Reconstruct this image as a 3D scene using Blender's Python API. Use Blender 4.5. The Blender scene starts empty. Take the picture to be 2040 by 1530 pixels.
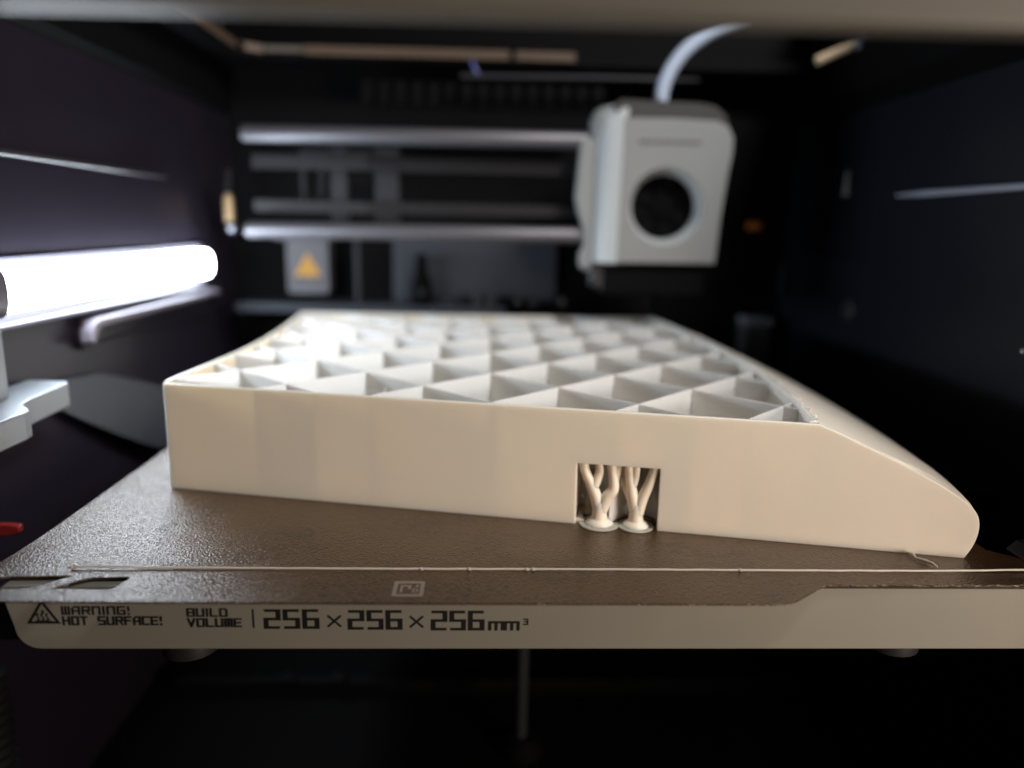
import bpy, bmesh, math, random
from mathutils import Vector, Matrix
from mathutils.geometry import tessellate_polygon
random.seed(7)
S = 0.001                       # every number below is in millimetres

# ------------------------------------------------------------------ camera, light, exposure
scn = bpy.context.scene
COL = scn.collection
cam_d = bpy.data.cameras.new('camera'); cam = bpy.data.objects.new('camera', cam_d); COL.objects.link(cam)
scn.camera = cam
cam_d.sensor_width = 36; cam_d.lens = 26.0
cam_d.clip_start = 0.005; cam_d.clip_end = 20
Rm = Matrix(((0.99924243, -0.01295511, -0.03669785),
             (-0.03317094, 0.20964031, -0.97721575),
             (0.02035329, 0.97769275, 0.20905176))).to_4x4()
cam.matrix_world = Matrix.Translation((-4.7*S, -166*S, 85*S)) @ Rm
cam_d.dof.use_dof = True
cam_d.dof.focus_distance = 0.196
cam_d.dof.aperture_fstop = 4.6
cam_d.dof.aperture_blades = 0

w = bpy.data.worlds.new('World'); scn.world = w; w.use_nodes = True
w.node_tree.nodes['Background'].inputs[0].default_value = (1.0, 0.82, 0.66, 1)
w.node_tree.nodes['Background'].inputs[1].default_value = 0.003

def area(name, loc, target, size, size_y, power, color):
    d = bpy.data.lights.new(name, 'AREA'); d.shape = 'RECTANGLE'
    d.size = size*S; d.size_y = size_y*S; d.energy = power; d.color = color
    o = bpy.data.objects.new(name, d); COL.objects.link(o)
    o.location = Vector(loc)*S
    o.rotation_euler = (Vector(target)-Vector(loc)).to_track_quat('-Z', 'Y').to_euler()
    return o
area('room_lamp', (290, -245, 45), (70, 40, 10), 140, 140, 1.12, (1.0, 0.81, 0.66))
area('ceiling_lamp', (300, -150, 500), (40, 110, 30), 130, 130, 3.1, (1.0, 0.96, 0.92))
LED_STRENGTH = 33.0

vs = scn.view_settings
vs.view_transform = 'Standard'; vs.look = 'None'; vs.gamma = 1.0; vs.exposure = 0.0
scn.cycles.use_denoising = True
scn.cycles.max_bounces = 10
scn.cycles.sample_clamp_indirect = 6.0

# ------------------------------------------------------------------ materials
def mat(name, col, rough=0.5, metal=0.0, spec=0.5, emit=None, sss=0.0, sssr=(1, .8, .6), bump=None, coat=0.0, mottle=0.0, trans=0.0):
    m = bpy.data.materials.new(name); m.use_nodes = True
    nt = m.node_tree; b = nt.nodes['Principled BSDF']
    b.inputs['Base Color'].default_value = (*col, 1)
    b.inputs['Roughness'].default_value = rough
    b.inputs['Metallic'].default_value = metal
    b.inputs['Specular IOR Level'].default_value = spec
    b.inputs['Coat Weight'].default_value = coat
    b.inputs['Transmission Weight'].default_value = trans
    if emit:
        b.inputs['Emission Color'].default_value = (*emit[0], 1); b.inputs['Emission Strength'].default_value = emit[1]
    if sss:
        b.inputs['Subsurface Weight'].default_value = sss
        b.inputs['Subsurface Radius'].default_value = sssr
        b.inputs['Subsurface Scale'].default_value = 0.001
    tc = nt.nodes.new('ShaderNodeTexCoord')
    if bump:                                    # (scale in 1/m, strength, detail, distance in mm, stretch)
        n = nt.nodes.new('ShaderNodeTexNoise'); n.inputs['Scale'].default_value = bump[0]; n.inputs['Detail'].default_value = bump[2]
        mp = nt.nodes.new('ShaderNodeMapping')
        if len(bump) > 4: mp.inputs['Scale'].default_value = bump[4]
        nt.links.new(tc.outputs['Object'], mp.inputs[0]); nt.links.new(mp.outputs[0], n.inputs['Vector'])
        bp = nt.nodes.new('ShaderNodeBump'); bp.inputs['Strength'].default_value = bump[1]; bp.inputs['Distance'].default_value = bump[3]*S
        nt.links.new(n.outputs['Fac'], bp.inputs['Height']); nt.links.new(bp.outputs[0], b.inputs['Normal'])
    if mottle:
        n = nt.nodes.new('ShaderNodeTexNoise'); n.inputs['Scale'].default_value = 45; n.inputs['Detail'].default_value = 5
        nt.links.new(tc.outputs['Object'], n.inputs['Vector'])
        mx = nt.nodes.new('ShaderNodeMix'); mx.data_type = 'RGBA'
        nt.links.new(n.outputs['Fac'], mx.inputs[0])
        mx.inputs[6].default_value = (*[c*(1-mottle) for c in col], 1); mx.inputs[7].default_value = (*[min(1, c*(1+mottle)) for c in col], 1)
        nt.links.new(mx.outputs[2], b.inputs['Base Color'])
    return m

PLA = mat('ivory_plastic', (0.83, 0.755, 0.655), 0.42, spec=0.4, sss=1.0, sssr=(2.5, 2.2, 1.85), bump=(2400, .3, 2, .045, (.06, .06, .9)), mottle=.02)
INF = mat('ivory_infill', (0.80, 0.785, 0.75), 0.40, spec=0.4, sss=1.0, sssr=(2.2, 2.1, 1.95), bump=(2000, .3, 2, .06, (.08, .08, 1.0)))
LIP = mat('translucent_rim_plastic', (0.84, 0.83, 0.80), 0.25, spec=0.6, sss=1.0, sssr=(1.6, 1.5, 1.4), bump=(900, .6, 3, .5))
SUP = mat('support_plastic', (0.83, 0.75, 0.64), 0.45, sss=1.0, sssr=(1.5, 1.1, .8), bump=(1800, .25, 2, .1))
BRIM = mat('thin_first_layer', (0.40, 0.38, 0.335), 0.35, sss=.6)
BARM = mat('warm_white_coating', (0.272, 0.266, 0.23), 0.5, bump=(2500, .08, 2, .05), mottle=.07)
INK = mat('black_print', (0.012, 0.013, 0.014), 0.5)
SLAB = mat('dark_bed_slab', (0.02, 0.02, 0.022), 0.5, metal=.3)
WALL = mat('dark_painted_metal', (0.016, 0.0128, 0.021), 0.33, spec=0.28, bump=(500, .05, 3, .1), mottle=.15)
WALLR = mat('navy_black_metal', (0.010, 0.012, 0.019), 0.36, spec=.3, bump=(500, .05, 3, .1), mottle=.15)
BLACK = mat('black_plastic', (0.0022, 0.0022, 0.0028), 0.7, spec=.12, bump=(300, .1, 3, .2))
GLOSS = mat('gloss_black_plastic', (0.03, 0.028, 0.034), 0.25, spec=.6)
CHR = mat('satin_steel', (0.42, 0.44, 0.50), 0.32, metal=1.0, bump=(900, .05, 2, .05, (.1, 1, 1)))
ROD = mat('rail_grey', (0.155, 0.155, 0.178), 0.45, metal=.5, spec=.6)
BELT = mat('belt_grey', (0.017, 0.017, 0.021), 0.6)
POST = mat('dark_grey_casting', (0.021, 0.022, 0.029), 0.5)
PANEL = mat('slate_panel', (0.03, 0.036, 0.05), 0.55, mottle=.1)
ALU = mat('cast_aluminium', (0.27, 0.29, 0.32), 0.42, metal=.55, bump=(1400, .25, 3, .1), mottle=.08)
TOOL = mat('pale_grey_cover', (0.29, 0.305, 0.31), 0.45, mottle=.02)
TOOLS = mat('lamp_lit_plastic', (0.56, 0.60, 0.62), 0.4)  # lighter copy of the cover plastic: LED light put into flank and bezel colour
TOOLTOP = mat('dark_grey_cap', (0.05, 0.05, 0.05), 0.5)
TUBE = mat('milky_tube', (0.62, 0.72, 0.90), 0.3, sss=.5)
BRASS = mat('brass', (0.75, 0.55, 0.33), 0.35, metal=.6)
LABEL = mat('label_grey', (0.115, 0.113, 0.13), 0.5)
YEL = mat('warning_yellow', (0.55, 0.27, 0.02), 0.5)
RED = mat('red_plastic', (0.3, 0.022, 0.02), 0.4, sss=.2)
ORANGE = mat('orange_plastic', (0.7, 0.22, 0.03), 0.5)
FRAME = mat('frame_coating', (0.118, 0.111, 0.094), 0.45, bump=(1500, .05, 2, .05), mottle=.04)
TRIM = mat('tan_rim', (0.125, 0.085, 0.058), 0.5, mottle=.1)
LED = mat('lit_diffuser', (0.8, 0.8, 0.8), 0.5, emit=((0.82, 0.91, 1.0), LED_STRENGTH))
HOUS = mat('lamp_housing', (0.10, 0.095, 0.12), 0.3, spec=.6)
RIDGE = mat('lit_ridge_lip', (0.17, 0.155, 0.19), 0.3, spec=.6)  # lighter than the wall, for the lamp light the upper lip catches
PATCHM = mat('light_patch_grey', (0.036, 0.04, 0.052), 0.5, mottle=.1)  # grey standing for a patch of lamp light on the left wall
FLOORM = mat('matt_black', (0.0018, 0.0018, 0.0022), 0.8, spec=.1)
BEAD = mat('glint_bead', (0.42, 0.46, 0.56), 0.35)  # pale tone puts the lamp glint into the right bead
KNOB = mat('grey_knob', (0.018, 0.018, 0.019), 0.5)
LINE = mat('purged_plastic', (0.55, 0.51, 0.46), 0.4, sss=.6)
EMB = mat('etched_mark', (0.27, 0.22, 0.18), 0.5)

def plate_mat():
    m = mat('textured_gold_sheet', (0.14, 0.09, 0.055), 0.13, metal=.15, spec=.8, coat=.22)
    nt = m.node_tree; b = nt.nodes['Principled BSDF']; b.inputs['Coat Roughness'].default_value = .12
    tc = nt.nodes.new('ShaderNodeTexCoord')
    n1 = nt.nodes.new('ShaderNodeTexVoronoi'); n1.inputs['Scale'].default_value = 1700; n1.feature = 'SMOOTH_F1'
    n2 = nt.nodes.new('ShaderNodeTexNoise'); n2.inputs['Scale'].default_value = 2400; n2.inputs['Detail'].default_value = 4
    nt.links.new(tc.outputs['Object'], n1.inputs['Vector']); nt.links.new(tc.outputs['Object'], n2.inputs['Vector'])
    ad = nt.nodes.new('ShaderNodeMath'); ad.operation = 'ADD'
    nt.links.new(n1.outputs['Distance'], ad.inputs[0]); nt.links.new(n2.outputs['Fac'], ad.inputs[1])
    bp = nt.nodes.new('ShaderNodeBump'); bp.inputs['Strength'].default_value = 1.0; bp.inputs['Distance'].default_value = .23*S
    nt.links.new(ad.outputs[0], bp.inputs['Height']); nt.links.new(bp.outputs[0], b.inputs['Normal']); nt.links.new(bp.outputs[0], b.inputs['Coat Normal'])
    n3 = nt.nodes.new('ShaderNodeTexNoise'); n3.inputs['Scale'].default_value = 700; n3.inputs['Detail'].default_value = 6
    n4 = nt.nodes.new('ShaderNodeTexNoise'); n4.inputs['Scale'].default_value = 40; n4.inputs['Detail'].default_value = 3
    nt.links.new(tc.outputs['Object'], n3.inputs['Vector']); nt.links.new(tc.outputs['Object'], n4.inputs['Vector'])
    a2 = nt.nodes.new('ShaderNodeMath'); a2.operation = 'ADD'
    nt.links.new(n3.outputs['Fac'], a2.inputs[0]); nt.links.new(n4.outputs['Fac'], a2.inputs[1])
    r = nt.nodes.new('ShaderNodeValToRGB')
    r.color_ramp.elements[0].position = .70; r.color_ramp.elements[0].color = (0.028, 0.013, 0.005, 1)
    r.color_ramp.elements[1].position = 1.25/1.25; r.color_ramp.elements[1].color = (0.080, 0.042, 0.017, 1)
    nt.links.new(a2.outputs[0], r.inputs[0]); nt.links.new(r.outputs[0], b.inputs['Base Color'])
    return m
PLATE = plate_mat()

# ------------------------------------------------------------------ mesh helpers
class MB:
    """collects shapes, in millimetres and world axes"""
    def __init__(s): s.v = []; s.f = []
    def add(s, vs_, fs):
        n = len(s.v); s.v += [Vector(p) for p in vs_]; s.f += [tuple(i+n for i in f) for f in fs]; return s
    def box(s, x0, x1, y0, y1, z0, z1):
        return s.add([(x0,y0,z0),(x1,y0,z0),(x1,y1,z0),(x0,y1,z0),(x0,y0,z1),(x1,y0,z1),(x1,y1,z1),(x0,y1,z1)],
                     [(0,3,2,1),(4,5,6,7),(0,1,5,4),(1,2,6,5),(2,3,7,6),(3,0,4,7)])
    def prism(s, loops, to3, a, b):
        """loops in 2D (first outer, rest holes); to3(u, v, w) -> point; extruded from w=a to w=b"""
        flat = [p for l in loops for p in l]
        tris = tessellate_polygon([[Vector((p[0], p[1], 0)) for p in l] for l in loops])
        n = len(flat)
        vs_ = [to3(u, v, a) for u, v in flat] + [to3(u, v, b) for u, v in flat]
        fs = [tuple(t) for t in tris] + [tuple(i+n for i in reversed(t)) for t in tris]
        o = 0
        for l in loops:
            k = len(l)
            for i in range(k): fs.append((o+i, o+(i+1) % k, o+(i+1) % k+n, o+i+n))
            o += k
        return s.add(vs_, fs)
    def tube(s, pts, rad, n=12, closed_ends=True):
        pts = [Vector(p) for p in pts]
        if not hasattr(rad, '__len__'): rad = [rad]*len(pts)
        rings = []; up = None
        for i, p in enumerate(pts):
            d = (pts[min(i+1, len(pts)-1)] - pts[max(i-1, 0)]).normalized()
            if up is None: up = d.orthogonal().normalized()
            up = (up - d*up.dot(d)).normalized(); sd = d.cross(up)
            rings.append([p + (up*math.cos(t) + sd*math.sin(t))*rad[i] for t in [2*math.pi*k/n for k in range(n)]])
        base = []
        for r in rings: base += r
        fs = [(i*n+k, i*n+(k+1) % n, (i+1)*n+(k+1) % n, (i+1)*n+k) for i in range(len(pts)-1) for k in range(n)]
        if closed_ends: fs += [tuple(reversed(range(n))), tuple((len(pts)-1)*n+k for k in range(n))]
        return s.add(base, fs)
    def lathe(s, c, prof, n=32, axis='z'):
        """prof = [(radius, height)] turned about an axis through c"""
        vs_ = []
        for r, h in prof:
            for k in range(n):
                t = 2*math.pi*k/n; a, b = r*math.cos(t), r*math.sin(t)
                q = {'z': (a, b, h), 'y': (a, h, b), 'x': (h, a, b)}[axis]
                vs_.append((c[0]+q[0], c[1]+q[1], c[2]+q[2]))
        fs = [(i*n+k, i*n+(k+1) % n, (i+1)*n+(k+1) % n, (i+1)*n+k) for i in range(len(prof)-1) for k in range(n)]
        fs += [tuple(range(n)), tuple((len(prof)-1)*n+k for k in range(n))]
        return s.add(vs_, fs)

def build(name, mb, material, parent=None, bevel=0.0, smooth=False, segs=3, flat=True):
    off = Vector((0, 0, 0)); p = parent
    while p is not None: off += p.location; p = p.parent
    me = bpy.data.meshes.new(name)
    me.from_pydata([v*S - off for v in mb.v], [], mb.f); me.update()
    bm = bmesh.new(); bm.from_mesh(me)
    bmesh.ops.remove_doubles(bm, verts=bm.verts, dist=1e-7)
    bmesh.ops.recalc_face_normals(bm, faces=bm.faces)
    if bevel:
        es = [e for e in bm.edges if len(e.link_faces) == 2 and e.calc_face_angle(0) > .5]
        res = bmesh.ops.bevel(bm, geom=es, offset=bevel*S, segments=segs, affect='EDGES', profile=.5, clamp_overlap=True)
        for f in bm.faces: f.smooth = False
        if smooth or not flat:
            for f in bm.faces: f.smooth = True
        else:
            for f in res['faces']: f.smooth = True
    bm.to_mesh(me); bm.free()
    if smooth:
        for pl in me.polygons: pl.use_smooth = True
        me.set_sharp_from_angle(angle=math.radians(38))
    me.materials.append(material)
    o = bpy.data.objects.new(name, me); COL.objects.link(o)
    if parent is not None: o.parent = parent
    return o

def tag(o, label=None, cat=None, group=None, kind=None):
    if label: o['label'] = label
    if cat: o['category'] = cat
    if group: o['group'] = group
    if kind: o['kind'] = kind
    return o
def thing(name, loc, label, cat, group=None):
    o = bpy.data.objects.new(name, None); COL.objects.link(o); o.empty_display_size = .01
    o.location = Vector(loc)*S
    return tag(o, label, cat, group)
def struct(name, mb, material, bevel=0.0, parent=None):
    o = build(name, mb, material, parent, bevel)
    if parent is None: tag(o, kind='structure')
    return o
XY = lambda u, v, w_: (u, v, w_)
XZ = lambda u, v, w_: (u, w_, v)
YZ = lambda u, v, w_: (w_, u, v)
def rrect(x0, x1, y0, y1, r, n=6):
    out = []
    for cx, cy, a0 in ((x1-r, y1-r, 0), (x0+r, y1-r, 90), (x0+r, y0+r, 180), (x1-r, y0+r, 270)):
        for k in range(n+1):
            t = math.radians(a0 + 90*k/n); out.append((cx+r*math.cos(t), cy+r*math.sin(t)))
    return out
def circle(cx, cy, r, n=40): return [(cx+r*math.cos(2*math.pi*k/n), cy+r*math.sin(2*math.pi*k/n)) for k in range(n)]

# ------------------------------------------------------------------ the chamber (setting)
XL, XR, YF, YB, ZB, ZT = -165.0, 190.0, -58.0, 318.0, -136.0, 151.0
struct('wall_left', MB().box(XL-3, XL, YF, YB, ZB, 230), WALL)
struct('wall_right', MB().box(XR, XR+3, YF, YB, ZB, 230), WALLR)
struct('wall_back', MB().box(XL-3, XR+3, YB, YB+3, ZB, 230), BLACK)
struct('floor', MB().box(XL-3, XR+3, YF, YB+3, ZB-3, ZB), FLOORM)
# roof with its opening
roof = MB().prism([[(XL, YF), (XR, YF), (XR, YB), (XL, YB)], [(-146, -56), (-146, 278), (-136, 290), (180, 290), (188, 282), (188, -56)]], XY, 176, 182)
struct('roof', roof, BLACK)
# left and right upper corner profiles
struct('upper_corner_profile', MB().prism([[(XL+.3, 148), (XL+.3, 176), (XL+5, 176), (XL+3.5, 152)]], XZ, YF+1, YB-1), BLACK)
struct('upper_corner_profile', MB().prism([[(XR-.3, 148), (XR-.3, 176), (XR-14, 176), (XR-9, 156)]], XZ, YF+1, YB-1), BLACK)

rim = thing('roof_opening_rim', (0, 290, 182), 'thin tan rim strip round the roof opening above the carriage rails', 'rim')
build('side_strip', MB().box(-148, -145, 190, 280, 178.5, 182.6), TRIM, rim, .3)
build('corner_strip', MB().prism([[(-148, 281), (-145, 281), (-133, 289), (-133, 292), (-136, 292)]], XY, 178.5, 182.4), TRIM, rim)
build('rear_strip', MB().box(-132, -111, 289, 291, 179.3, 182.3), mat('dull_rim', (.14, .12, .10), .5), rim)
build('rear_strip', MB().box(-110, 7, 288, 291, 178.2, 182.9), TRIM, rim, .3)
build('rear_strip', MB().box(10.5, 45, 288, 291, 178.2, 182.9), TRIM, rim, .3)

# front frame above the door opening
fr = MB().prism([[(-330, 111.0), (330, 111.0), (330, 184), (-330, 184)]], XZ, -61.5, -59)
fr.box(-330, 330, -59, -56, 111.05, 112.2)
ff = build('front_frame', fr, FRAME, None, .5); tag(ff, kind='structure')
ff.location = (0, 0, 0)
ff.data.transform(Matrix.Translation((0, 0, .1127)) @ Matrix.Rotation(math.radians(-.15), 4, 'Y') @ Matrix.Translation((0, 0, -.1117)))

# ------------------------------------------------------------------ light bar on the left wall
lb = thing('light_bar', (XL, 77, 60), 'glowing white LED light bar running along the left wall', 'lamp')
def halfround(r_x, z0, z1, n=14):
    zc, h = (z0+z1)/2, (z1-z0)/2
    return [(XL+1.6 + r_x*math.cos(t)**.5 if math.cos(t) > 1e-6 else XL+1.6, zc + h*math.copysign(abs(math.sin(t))**.75, math.sin(t))) for t in [math.radians(-90+180*k/n) for k in range(n+1)]]
def loft_y(sections):     # [(y, [(x,z)...])]
    mb = MB(); n = len(sections[0][1]); vs_ = []
    for y, sec in sections: vs_ += [(x, y, z) for x, z in sec]
    fs = [(i*n+k, i*n+(k+1) % n, (i+1)*n+(k+1) % n, (i+1)*n+k) for i in range(len(sections)-1) for k in range(n)]
    fs += [tuple(range(n)), tuple((len(sections)-1)*n+k for k in range(n))]
    return mb.add(vs_, fs)
def shrink(sec, f_):
    cx, cz = XL+1.6, 61.2
    return [(cx+(x-cx)*f_, cz+(z-cz)*(.5+.5*f_)) for x, z in sec]
hs = halfround(7.5, 53.8, 68.6)
build('diffuser', loft_y([(73, hs), (252.3, hs), (254, shrink(hs, .95)), (255, shrink(hs, .84)), (255.4, shrink(hs, .7))]), LED, lb, smooth=True)
hc = halfround(8.6, 52.2, 70.2)
build('end_cap', loft_y([(20, hc), (72.8, hc)]), HOUS, lb, smooth=True)
build('housing', MB().prism([rrect(18, 260, 49.2, 71.5, 4)], YZ, XL-.2, XL+1.5), HOUS, lb, .4)
build('lower_ledge', MB().box(XL+1.5, XL+5.2, 18, 254, 48.4, 50.2), HOUS, lb, .6)

# raised stadium-shaped ridge under the lamp
rg = thing('wall_ridge', (XL, 195, 39), 'raised oval ridge on the left wall just below the light bar', 'wall trim')
build('rim', MB().prism([rrect(124, 270, 33.4, 45.2, 5.8, 10), rrect(125.6, 268.4, 34.8, 43.6, 4.3, 10)], YZ, XL, XL+3.0), WALL, rg, .5)
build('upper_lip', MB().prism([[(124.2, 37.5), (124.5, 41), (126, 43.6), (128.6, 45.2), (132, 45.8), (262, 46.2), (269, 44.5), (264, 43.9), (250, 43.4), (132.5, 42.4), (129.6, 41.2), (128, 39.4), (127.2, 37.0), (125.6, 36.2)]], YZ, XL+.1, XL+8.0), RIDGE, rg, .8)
build('recess_panel', MB().prism([rrect(126.5, 267.5, 35.5, 42.5, 3, 8)], YZ, XL, XL+1.0), WALL, rg)

# beads added where lamp light glides along the wall creases, left and right
for xw, sg, ya, yb, z, lab in ((XL, 1, -50, 222, 105.4, 'thin bead added for the lamp glint along the left wall crease above the light bar'),
                               (XR, -1, -50, 190, 102.8, 'thin bead added for the lamp glint along the right wall crease')):
    tag(build('crease_glint', MB().tube([(xw+sg*1.0, ya, z), (xw+sg*1.0, yb-25, z), (xw+sg*.3, yb, z)], [1.5, 1.4, .6]), GLOSS if sg > 0 else BEAD, None, smooth=True), lab, 'wall trim')
light_patch = MB().prism([[(90, 27), (96, 20), (118, 7), (142, -6), (168, -19), (196, -29), (235, -36), (243, -14), (205, 0), (170, 12), (136, 23)]],
                  lambda u, v, q: (XL+.1+q+(34-v)*.17, u, v), 0, .8)  # added sheet, shaped as a patch of lamp light on the wall
tag(build('wall_light_patch', light_patch, PATCHM, None, .3), 'satin grey flap on the left wall below the oval ridge, added in place of lamp light on the wall', 'patch')
# ------------------------------------------------------------------ aluminium bed arm at left
arm = thing('bed_arm', (-150, 70, 20), 'grey metal arm bracket with stepped edge at the left of the bed', 'bracket')
build('arm_plate', MB().prism([[(-164, 26), (-140, 26), (-138, 30), (-137.8, 46), (-138.6, 50), (-141.5, 53.5), (-144.6, 56.5), (-145.8, 60), (-146.4, 64), (-147.9, 87), (-149.2, 89.8), (-152, 91), (-164, 92)]], XY, 20.8, 29.2), ALU, arm, .7)
build('upright', MB().box(-163.5, -153.2, 58, 64.5, 29, 50.5), ALU, arm, .4)
build('screw', MB().lathe((-155.5, 57, 29), [(2.2, 0), (2.2, .5), (1.6, .9), (1.0, .3)], 20), BLACK, arm, smooth=True)
tag(build('wire_clip', MB().prism([[(-166, -12.6), (-151, -12.2), (-148, -10.9), (-148.2, -8.9), (-151, -8.5), (-166, -8.2)]], XZ, 53, 55.5), RED, None, .4), 'small red plastic clip on the dark wall left of the bed', 'clip')

# ------------------------------------------------------------------ heated bed
bed = thing('heated_bed', (5, 0, -18), 'print bed with a pale front bar printed with build volume text', 'print bed')
build('bed_slab', MB().box(-122, 134, 8, 262, -6.5, -1.2), SLAB, bed, .6)
barp = [(-119.6, -1.9), (-118.9, -5.0), (-117.4, -11.5)]
for k in range(9):
    t = math.radians(195 + 75*k/8); barp.append((-111.6 + 5.6*math.cos(t), -12.2 + 5.6*math.sin(t)))
barp += [(138.5, -17.8)]
for k in range(9):
    t = math.radians(-90 + 90*k/8); barp.append((139.5 + 5*math.cos(t), -12.8 + 5*math.sin(t)))
barp += [(145.2, -1.4), (-118.9, -1.4)]
build('front_bar', MB().prism([barp], XZ, 0, 7.5), BARM, bed, .55)

# lettering: a blocky stroke face, every stroke a flat raised strip of ink
G = {'W': ['0,6 0,0 4,0 4,6', '2,6 2,0'], 'A': ['0,0 0,4.5 1.5,6 4,6 4,0', '0,2.6 4,2.6'], 'R': ['0,0 0,6 4,6 4,3 0,3', '2,3 4,0'],
     'N': ['0,0 0,6 4,6 4,0'], 'I': ['2,0 2,6'], 'G': ['4,6 0,6 0,0 4,0 4,3 2,3'], '!': ['2,6 2,3.1', '2,.3 2,0'], 'H': ['0,0 0,6', '4,0 4,6', '0,3 4,3'],
     'O': ['0,0 0,6 4,6 4,0 0,0'], 'T': ['0,6 4,6', '2,6 2,0'], 'S': ['4,6 0,6 0,3 4,3 4,0 0,0'], 'U': ['0,6 0,0 4,0 4,6'], 'F': ['0,0 0,6 4,6', '0,3 3.4,3'],
     'C': ['4,6 0,6 0,0 4,0'], 'E': ['4,6 0,6 0,0 4,0', '0,3 3.6,3'], 'B': ['0,0 0,6 4,6 4,0 0,0', '0,3 4,3'], 'L': ['0,6 0,0 4,0'],
     'D': ['0,0 0,6 3,6 4,5 4,0 0,0'], 'V': ['0,6 2,0 4,6'], 'M': ['0,0 0,6 4,6 4,0', '2,6 2,0'], '2': ['0,6 4,6 4,3 0,3 0,0 4,0'], '5': ['4,6 0,6 0,3 4,3 4,0 0,0'],
     '6': ['4,6 0,6 0,0 4,0 4,3 0,3'], 'x': ['0,0 4,5', '0,5 4,0'], 'm': ['0,0 0,4 5,4 5,0', '2.5,4 2.5,0'], '3': ['0,6 4,6 4,0 0,0', '1,3 4,3'], '|': ['0,0 0,6'], ' ': []}
def strokes(mb, ch, x, z, sx, sz, wt, y=-0.06, y2=.02, wx=None):
    for st in G[ch]:
        P = [tuple(float(c) for c in q.split(',')) for q in st.split()]
        P = [(x+px*sx, z+pz*sz) for px, pz in P]
        for (ax, az), (bx, bz) in zip(P, P[1:]):
            dx, dz = bx-ax, bz-az; L = math.hypot(dx, dz); dx, dz = dx/L, dz/L
            hw = (wx or wt)/2 if abs(dz) > .9 else wt/2
            y -= .0011
            e = wt/2*.98
            ax_, az_, bx_, bz_ = ax-dx*e, az-dz*e, bx+dx*e, bz+dz*e
            nx, nz = -dz*hw, dx*hw
            mb.prism([[(ax_+nx, az_+nz), (ax_-nx, az_-nz), (bx_-nx, bz_-nz), (bx_+nx, bz_+nz)]], XZ, y, y2)
    return y
def text(txt, x0, x1, z0, z1, wt, gap=1.5, wx=None):
    mb = MB(); wd = [{'I': 0.6, '!': 0.6, 'm': 5, '|': 0}.get(c, 4) for c in txt]
    tot = sum(wd) + gap*(len(txt)-1)
    wm = wx or wt
    sx = (x1-x0-wm)/tot; x = x0+wm/2; sz = (z1-z0-wt)/(4.0 if 'm' in txt else 6.0)
    y = -.06
    for c, wc in zip(txt, wd):
        xo = x - (1.7*sx if c in 'I!' else 0)
        y = strokes(mb, c, xo, z0+wt/2, sx, sz, wt, y, wx=wx); x += (wc+gap)*sx
        y = -.06 if y < -.12 else y
    return mb
build('lettering', text('WARNING!', -105.8, -89.5, -8.75, -6.45, .42, 2.2, .52), INK, bed)
build('lettering', text('HOT SURFACE!', -105.8, -82.0, -11.5, -9.1, .46, 2.2, .55), INK, bed)
build('lettering', text('BUILD', -76.2, -66.3, -9.25, -6.95, .42, 2.1, .56), INK, bed)
build('lettering', text('VOLUME', -76.2, -63.0, -12.0, -9.6, .46, 2.1, .6), INK, bed)
build('lettering', MB().box(-60.5, -60.05, -.06, .02, -12.2, -7.2), INK, bed)
for a, b, c, d in ((-57.8, -44.3, -12.45, -7.2), (-37.5, -24.1, -12.65, -7.4), (-17.2, -4.0, -12.85, -7.5)):
    build('lettering', text('256', a, b, c, d, .72, 2.3, 1.18), INK, bed)
for a, c in ((-42.4, -11.95), (-22.4, -12.1)):
    build('lettering', text('x', a, a+3.4, c, c+3.7, .55), INK, bed)
build('lettering', text('mm', -3.1, 4.7, -12.85, -10.3, .62, 1.2, .8), INK, bed)
build('lettering', text('3', 5.5, 6.8, -11.35, -9.6, .36), INK, bed)
# hot surface triangle: a dark ring with wavy heat mark
tri = [(-114.2, -11.1), (-106.2, -11.1), (-110.2, -4.7)]
def inset(T, k):
    cx = sum(p[0] for p in T)/3; cz = sum(p[1] for p in T)/3
    return [(cx+(x-cx)*k, cz+(z-cz)*k) for x, z in T]
wm = MB().prism([tri, inset(tri, .72)], XZ, -.06, .02)
for dx in (-1.1, 0, 1.1):
    P = [(-110.2+dx+.28*math.sin(k*1.6), -.075, -10.0+k*.4) for k in range(7 if dx == 0 else 5)]
    wm.tube(P, .20, 6)
wm.box(-112.0, -108.4, -.07, .02, -10.45, -10.2)
build('warning_triangle', wm, INK, bed)
# bed carrier underneath
build('carrier_beam', MB().box(-150, 150, 40, 60, -40, -26), BLACK, bed, 1)
for x, y in ((-84, 20), (112, 22)):
    build('levelling_knob', MB().lathe((x, y, -29.5), [(3, 20), (6, 10), (7.5, 3), (7.5, 0), (5, -1.5)], 24), KNOB, bed, smooth=True)

# ------------------------------------------------------------------ build plate with its tab and slots
plate = thing('build_plate', (5, 0, -.6), 'textured brown gold build plate lying on the heated bed', 'build plate')
outer = [(-126.2, 2), (-127.2, -5), (-126.5, -7.6), (-124.5, -9.2), (-112, -9.5), (-60, -10.0), (64, -10.3), (67.5, -9.7), (69.5, -8.6), (79.0, -1.4), (80.5, -.8), (134, -.4), (140, 1), (142, 5),
         (141, 14), (134.5, 20), (134, 262), (-124.4, 262), (-124.4, 30), (-124.9, 16)]
h1 = [(-105.6, -3.9), (-92.2, -4.2), (-91.0, -3.4), (-89.6, 2.0), (-90.6, 2.5), (-98.8, 2.1), (-101.2, .6)]
h2 = [(-120.6, -4.1), (-112.0, -4.0), (-109.6, -3.2), (-104.0, 2.6), (-105.0, 3.0), (-118.8, 2.4), (-120.4, 1.2)]
build('sheet', MB().prism([outer, h2, h1], XY, -.45, 0), PLATE, plate)
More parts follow.
